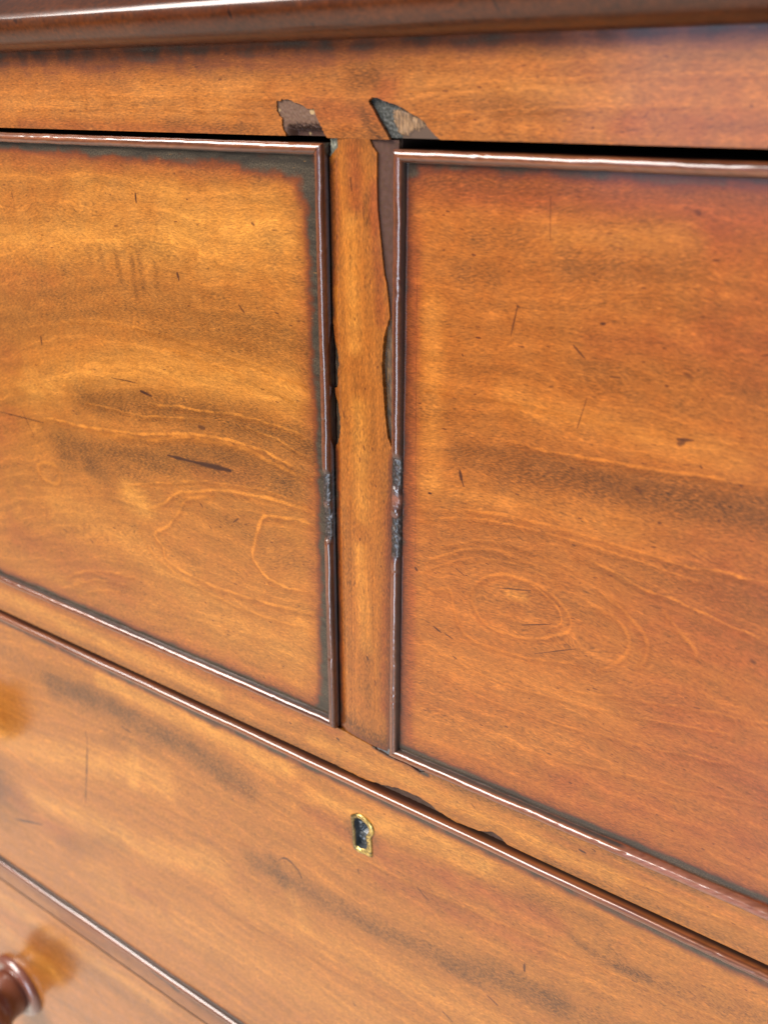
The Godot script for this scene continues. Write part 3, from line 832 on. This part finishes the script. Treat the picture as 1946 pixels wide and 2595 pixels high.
func build_frame(chest: Node3D, bare: Material, ground_wood: Material) -> void:
	# top rail: veneer with two chips broken out of its lower edge
	var chip_left := ragged(pairs([-21.3, 2.4, -21.8, 3.4, -22.4, 4.8, -22.2, 6.1, -23.1, 6.8, -23.8, 7.9, -23.7, 9.9, -22.5, 9.8, -22.0, 10.4, -21.1, 10.2, -20.1, 10.2, -17.9, 9.5, -16.1, 9.0, -14.9, 8.3, -12.8, 8.2, -12.4, 7.3, -11.6, 5.8, -10.7, 4.5, -9.8, 2.9, -9.1, 2.2]), 0.35, 0.55)
	var chip_right := ragged(pairs([7.9, 2.2, 6.9, 3.7, 5.3, 5.7, 4.2, 7.3, 3.2, 8.7, 2.3, 9.9, 3.3, 10.7, 4.6, 10.6, 6.1, 10.0, 8.9, 9.4, 11.4, 8.5, 13.1, 7.6, 15.2, 6.8, 16.6, 6.0, 17.4, 5.1, 19.1, 3.7, 20.1, 2.9, 20.9, 2.5]), 0.5, 0.25)
	var outline := PackedVector2Array([Vector2(-190, 2.4)])
	outline.append_array(chip_left)
	outline.append_array(chip_right)
	outline.append_array(PackedVector2Array([Vector2(130, 2.6), Vector2(130, 22.6), Vector2(-190, 22.6)]))
	var rail := part("top_rail", chest)
	put("veneer", veneer(boards.toprail, outline, 0.95), boards.toprail.material, rail)
	for s in [[-430.0, -190.0], [130.0, 430.0]]:
		put("veneer", sheet(boards.toprail, s[0], s[1], Vector2(2.4, 2.4), Vector2(22.6, 22.6), 10.0), boards.toprail.material, rail)
	var bare_spot := pairs([8.2, 8.1, 9.6, 8.3, 11.7, 7.8, 13.8, 7.2, 15.9, 6.3, 16.6, 5.3, 14.6, 4.4, 13.2, 4.3, 12.1, 3.2, 10.1, 3.2, 9.2, 4.7, 8.4, 6.3])
	put("chip_ground", ground(-25, -7.5, 2.45, 11.0, 0.22, func(p: Vector2) -> Color:
		var n := soft(p.x * 60, p.y * 60)
		var low := smoothstep(5.6, 3.6, p.y + (n - 0.5) * 1.5) * smoothstep(-22.4, -19.6, p.x)
		var c := Color(0.062, 0.032, 0.020).lerp(Color(0.100, 0.056, 0.036), clampf(n * 1.4 - 0.2, 0.0, 1.0)).lerp(Color(0.045, 0.018, 0.014), low * 0.7)
		if p.distance_to(Vector2(-13.6, 7.7)) < 0.75 or p.distance_to(Vector2(-16.4, 3.0)) < 0.35 or p.distance_to(Vector2(-23.3, 7.9)) < 0.3:
			c = Color(0.24, 0.16, 0.075)
		return Color(c.r, c.g, c.b, 0.42 + 2.6 * low * low + (n - 0.5) * 0.12)), ground_wood, rail)
	put("chip_ground", ground(1.2, 22, 2.55, 11.2, 0.22, func(p: Vector2) -> Color:
		var n := soft(p.x * 70 + 90, p.y * 70)
		var fibre := soft(p.x * 120, p.y * 14 + 300)
		var inside := Geometry2D.is_point_in_polygon(p + Vector2(n - 0.5, fibre - 0.5), bare_spot)
		var c := Color(0.022, 0.021, 0.018).lerp(Color(0.075, 0.074, 0.066), clampf(n * 2.4 - 1.0, 0.0, 1.0))
		var z := 1.35 + (n - 0.5) * 0.35
		if inside:
			c = Color(0.075, 0.045, 0.026).lerp(Color(0.21, 0.12, 0.06), clampf(fibre * 2.2 - 0.6, 0.0, 1.0))
			z = 0.85 + (fibre - 0.5) * 0.7
		elif p.x > 10.5 and p.y < 5.2:
			c = Color(0.06, 0.036, 0.026)
			z = 1.2
		return Color(c.r, c.g, c.b, z)), ground_wood, rail)
	put_block("rail_core", rail, -430, 430, 2.7, 22.4, -120, -4.0, bare)

	# the upright between the two small drawers
	var upright := part("mullion", chest)
	var edge := pairs([-6.6, 2.2, 2.6, 2.2, 3.0, 1.3, 3.6, 0.4, 4.4, -0.4, 4.4, -7.0, 4.6, -12.0, 5.3, -18.2, 6.4, -27.0, 6.9, -28.8, 7.5, -33.3, 7.8, -36.7])
	edge.append_array(ragged(pairs([7.8, -36.8, 7.3, -38.1, 6.2, -42.1, 5.8, -48.0, 6.0, -52.9, 6.6, -59.6, 7.4, -66.4, 8.9, -70.2]), 0.6, 0.3))
	edge.append_array(pairs([9.1, -80, 9.1, -163.6, -9.1, -161.9, -9.2, -74.0]))
	edge.append_array(ragged(pairs([-8.9, -72.3, -7.8, -70.2, -7.1, -67.2, -7.2, -64.0, -7.8, -60.8, -8.8, -58.2, -9.0, -56.8, -8.1, -56.3, -7.7, -54.5, -7.8, -52.5, -7.2, -50.6, -7.5, -48.0, -8.5, -44.7, -9.2, -40.2]), 0.6, 0.5))
	edge.append_array(pairs([-9.3, -20, -9.3, -2.0, -8.5, -1.3, -6.5, 0.3]))
	put("veneer", veneer(boards.mullion, edge, 1.9, 0.95), boards.mullion.material, upright)
	put("chip_ground", ground(-9.3, 9.4, -80.0, 2.1, 0.3, func(p: Vector2) -> Color:
		var n := soft(p.x * 40 + 20, p.y * 25)
		var fibre := soft(p.x * 150 + 70, p.y * 12)
		var c := Color(0.042, 0.019, 0.012).lerp(Color(0.062, 0.029, 0.019), n)
		var z := 0.62 + (n - 0.5) * 0.10
		if p.y < -37.5:
			c = Color(0.03, 0.02, 0.015).lerp(Color(0.12, 0.07, 0.035), clampf(fibre * 2.0 - 0.55, 0.0, 1.0))
			z = 0.95 + (fibre - 0.5) * 0.5 + (0.5 if p.x < 6.4 and p.x > 0 else 0.0)
		elif p.x < 0 and p.y > -3:
			c = Color(0.06, 0.06, 0.047).lerp(Color(0.20, 0.19, 0.14), clampf(n * 2.2 - 0.9, 0.0, 1.0))
			z = 0.45 + (n - 0.5) * 0.8
		return Color(c.r, c.g, c.b, z + 0.95 * pow(absf(p.x) / 9.2, 2.4))), ground_wood, upright)
	put_block("mullion_core", upright, -9.3, 9.4, -164, 2.4, -120, -3.0, bare)

	# rail under the small drawers, its lower edge broken away in the middle
	var lower := part("drawer_rail", chest)
	var low_edge := ragged(pairs([-10.8, -176.5, 0.3, -176.9, 7.7, -175.6, 12.3, -174.3, 19.3, -174.1, 23.4, -174.9, 25.0, -175.9, 31.4, -177.0, 39.0, -176.4, 43.4, -174.5, 46.1, -175.2, 48.0, -176.6]), 0.7, 0.45)
	var low := PackedVector2Array([Vector2(-260, -176.6)])
	low.append_array(low_edge)
	low.append_array(PackedVector2Array([Vector2(56, -176.7), Vector2(140, -176.4), Vector2(140, -162.6), Vector2(60, -163.1), Vector2(22, -163.4)]))
	low.append_array(ragged(pairs([22, -163.6, 19.6, -165.2, 15.6, -164.4, 9.5, -164.5, 4.2, -163.9, 4.0, -163.5]), 0.5, 0.3))
	low.append_array(PackedVector2Array([Vector2(-9.1, -162.2), Vector2(-60, -161.9), Vector2(-260, -161.9)]))
	put("veneer", veneer(boards.lowrail, low, 0.95), boards.lowrail.material, lower)
	for s in [[-430.0, -260.0], [140.0, 430.0]]:
		put("veneer", sheet(boards.lowrail, s[0], s[1], Vector2(-176.6, -176.6), Vector2(-162.0, -162.0), 10.0), boards.lowrail.material, lower)
	put("chip_ground", ground(-12, 58, -176.9, -162.4, 0.45, func(p: Vector2) -> Color:
		var n := soft(p.x * 40 + 20, p.y * 45)
		var c := Color(0.030, 0.017, 0.012).lerp(Color(0.055, 0.032, 0.022), n)
		if p.y > -168:
			c = Color(0.12, 0.125, 0.125).lerp(Color(0.05, 0.05, 0.05), n)
		return Color(c.r, c.g, c.b, 0.7 + (n - 0.5) * 0.4)), ground_wood, lower)
	put_block("rail_core", lower, -430, 430, -176.2, -162.7, -120, -1.6, bare)

	var lowest := part("drawer_rail", chest)
	put("veneer", sheet(boards.lowrail, -430, 430, Vector2(-346.0, -346.0), Vector2(-333.9, -333.9), 6.0), rail_material(), lowest)
	put_block("rail_core", lowest, -430, 430, -346.0, -333.9, -120, -0.6, bare)


func rail_material() -> StandardMaterial3D:
	var m: StandardMaterial3D = boards.lowrail.material.duplicate()
	m.albedo_color = Color(0.80, 0.76, 0.80)
	m.uv1_scale = Vector3(1, 1, 1)
	m.uv1_offset = Vector3(0.3, -9.6, 0)
	return m


func wax(at: Vector3, size: Vector3) -> ArrayMesh:
	var st := begin()
	st.set_smooth_group(1)
	var p := func(i: int, k: int) -> Vector3:
		var a := TAU * i / 14.0
		var b := PI * k / 8.0
		var d := Vector3(cos(a) * sin(b), sin(a) * sin(b), cos(b))
		return (at + d * size * (0.9 + 0.25 * soft(d.x * 90 + 300, d.y * 90 + d.z * 50 + 300))) * MM
	for i in 14:
		for k in 8:
			for q in [[i, k], [i, k + 1], [i + 1, k + 1], [i, k], [i + 1, k + 1], [i + 1, k]]:
				st.add_vertex(p.call(q[0], q[1]))
	st.generate_normals()
	st.index()
	return st.commit()


func keyhole(drawer: Node3D) -> void:
	var j: Dictionary = boards.third
	var outer := pairs([-5.1, -193.2, -2.7, -191.4, -1.0, -191.1, 0.9, -191.7, 2.9, -192.9, 3.7, -194.6, 3.6, -196.4, 2.7, -198.6, 2.9, -201.9, 3.0, -206.0, 2.5, -206.5, 1.0, -206.1, -1.8, -206.9, -4.0, -206.4, -4.4, -203.4, -4.4, -198.5, -4.9, -195.0])
	# the drawer's surface round the brass
	var st := begin()
	st.set_smooth_group(-1)
	for half in [PackedVector2Array([Vector2(-8, -210), Vector2(-0.7, -210), Vector2(-0.7, -188), Vector2(-8, -188)]), PackedVector2Array([Vector2(-0.7, -210), Vector2(8, -210), Vector2(8, -188), Vector2(-0.7, -188)])]:
		for poly in Geometry2D.clip_polygons(half, outer):
			var tri := Geometry2D.triangulate_polygon(poly)
			for k in range(0, tri.size(), 3):
				var t: Array = [poly[tri[k]], poly[tri[k + 1]], poly[tri[k + 2]]]
				if (t[1] - t[0]).cross(t[2] - t[0]) > 0.0:
					t.reverse()
				for p in t:
					st.set_uv(place(j, p.x, p.y))
					st.add_vertex(Vector3(p.x, p.y, wave(p.x, p.y)) * MM)
	st.generate_normals()
	put("keyhole_surround", st.commit(), j.material, drawer)
	# the brass lining: a worn rim of uneven width with a wall that goes into the wood
	var n := 64
	var ring := resample(outer, n)
	var hole := resample(pairs([-3.9, -193.3, -2.6, -192.5, -1.0, -192.2, 0.5, -192.9, 1.8, -194.0, 2.2, -195.4, 1.7, -197.2, 0.9, -198.8, 1.2, -201.9, 1.5, -203.3, 1.0, -204.6, -0.6, -205.3, -2.4, -205.7, -3.5, -204.9, -3.6, -202.0, -3.7, -198.5, -4.3, -195.2]), n)
	for k in n:
		hole[k] = Vector2(-1.35, -199.0) + (hole[k] - Vector2(-1.35, -199.0)) * Vector2(0.9, 0.93) * (0.96 + 0.12 * (soft(k * 60.0, 77) - 0.5))
	var br := begin()
	br.set_smooth_group(1)
	var inner := begin()
	inner.set_smooth_group(1)
	var steps := [Vector2(0.0, -0.3), Vector2(0.02, 0.3), Vector2(0.16, 0.62), Vector2(0.45, 0.72), Vector2(0.78, 0.55), Vector2(1.0, 0.1)]
	var rim := func(k: int, i: int) -> Vector3:
		var p := ring[k % n].lerp(hole[k % n], steps[i].x)
		return Vector3(p.x, p.y, steps[i].y + (soft((k % n) * 45.0, i * 90.0 + 5) - 0.5) * 0.14) * MM
	var tarnish := func(k: int, i: int) -> Color:
		var rubbed := clampf(soft((k % n) * 33.0 + 200, i * 60.0) * 2.6 - 0.75, 0.0, 1.0)
		if ring[k % n].x < -2.4:
			rubbed *= 0.25   # the left side keeps its brown tarnish
		return Color(0.085, 0.06, 0.03).lerp(Color(0.58, 0.40, 0.12), rubbed)
	for k in n:
		for i in steps.size() - 1:
			for v in [[k, i], [k + 1, i + 1], [k + 1, i], [k, i], [k, i + 1], [k + 1, i + 1]]:
				br.set_color(tarnish.call(v[0], v[1]))
				br.add_vertex(rim.call(v[0], v[1]))
		var i := (k + 1) % n
		var w: Array = [Vector3(hole[k].x, hole[k].y, 0.15), Vector3(hole[i].x, hole[i].y, 0.15), Vector3(hole[i].x, hole[i].y, -2.6), Vector3(hole[k].x, hole[k].y, -2.6)]
		for v in [0, 2, 1, 0, 3, 2]:
			inner.add_vertex(w[v] * MM)
	br.generate_normals()
	inner.generate_normals()
	put("escutcheon", br.commit(), plain("brass", Color.WHITE, 0.34, 0.75, 0.0, 0.2, true), drawer)
	put("keyhole_lining", inner.commit(), plain("worn_steel", Color(0.34, 0.36, 0.38), 0.38, 0.6), drawer)
	# the lock's plate behind, with the hole for the key
	put("lock_plate", ground(-6, 5, -208, -190, 0.3, func(p: Vector2) -> Color:
		var s := soft(p.x * 45, p.y * 30)
		var c := Color(0.035, 0.038, 0.042).lerp(Color(0.16, 0.165, 0.16), clampf(s * 2.4 - 1.0, 0.0, 1.0))
		var d := p.distance_to(Vector2(-0.9, -198.0)) - 1.8
		var z := 1.9 + (s - 0.5) * 0.7
		if d < 0.0:
			c = Color(0.01, 0.01, 0.01)
			z = 9.0
		return Color(c.r, c.g, c.b, z)), plain("lock_steel", Color.WHITE, 0.35, 0.5, 0.0, 0.2, true), drawer)


func resample(poly: PackedVector2Array, n: int) -> PackedVector2Array:
	# n points along a closed outline, starting where it crosses to the right of its middle
	var total := 0.0
	for k in poly.size():
		total += poly[k].distance_to(poly[(k + 1) % poly.size()])
	var out := PackedVector2Array()
	var at := 0.0
	var k := 0
	var run := 0.0
	for i in n:
		at = total * i / n
		while run + poly[k].distance_to(poly[(k + 1) % poly.size()]) < at:
			run += poly[k].distance_to(poly[(k + 1) % poly.size()])
			k += 1
		out.append(poly[k].lerp(poly[(k + 1) % poly.size()], (at - run) / maxf(poly[k].distance_to(poly[(k + 1) % poly.size()]), 1e-4)))
	return out


func knob(drawer: Node3D, at: Vector2) -> void:
	var profile := pairs([20.5, -0.3, 20.6, 0.5, 20.2, 1.8, 19.4, 3.0, 18.2, 3.7, 16.8, 3.9, 15.6, 3.5, 14.9, 2.9, 13.9, 2.6, 13.6, 3.4, 14.2, 4.6, 14.6, 6.4, 14.4, 8.6, 14.3, 11.2, 15.2, 14.0, 17.6, 16.0, 19.4, 18.4, 20.0, 21.0, 19.4, 24.0, 17.4, 26.8, 14.0, 29.0, 9.0, 30.4, 4.0, 31.0, 0.0, 31.1])
	for k in profile.size():
		profile[k].x *= 0.9
	var o := put("knob", lathe(profile, 64), plain("knob_wood", Color(0.38, 0.20, 0.14), 0.4, 0.0, 0.9, 0.12), drawer)
	o.position = Vector3(at.x, at.y, 0.05) * MM
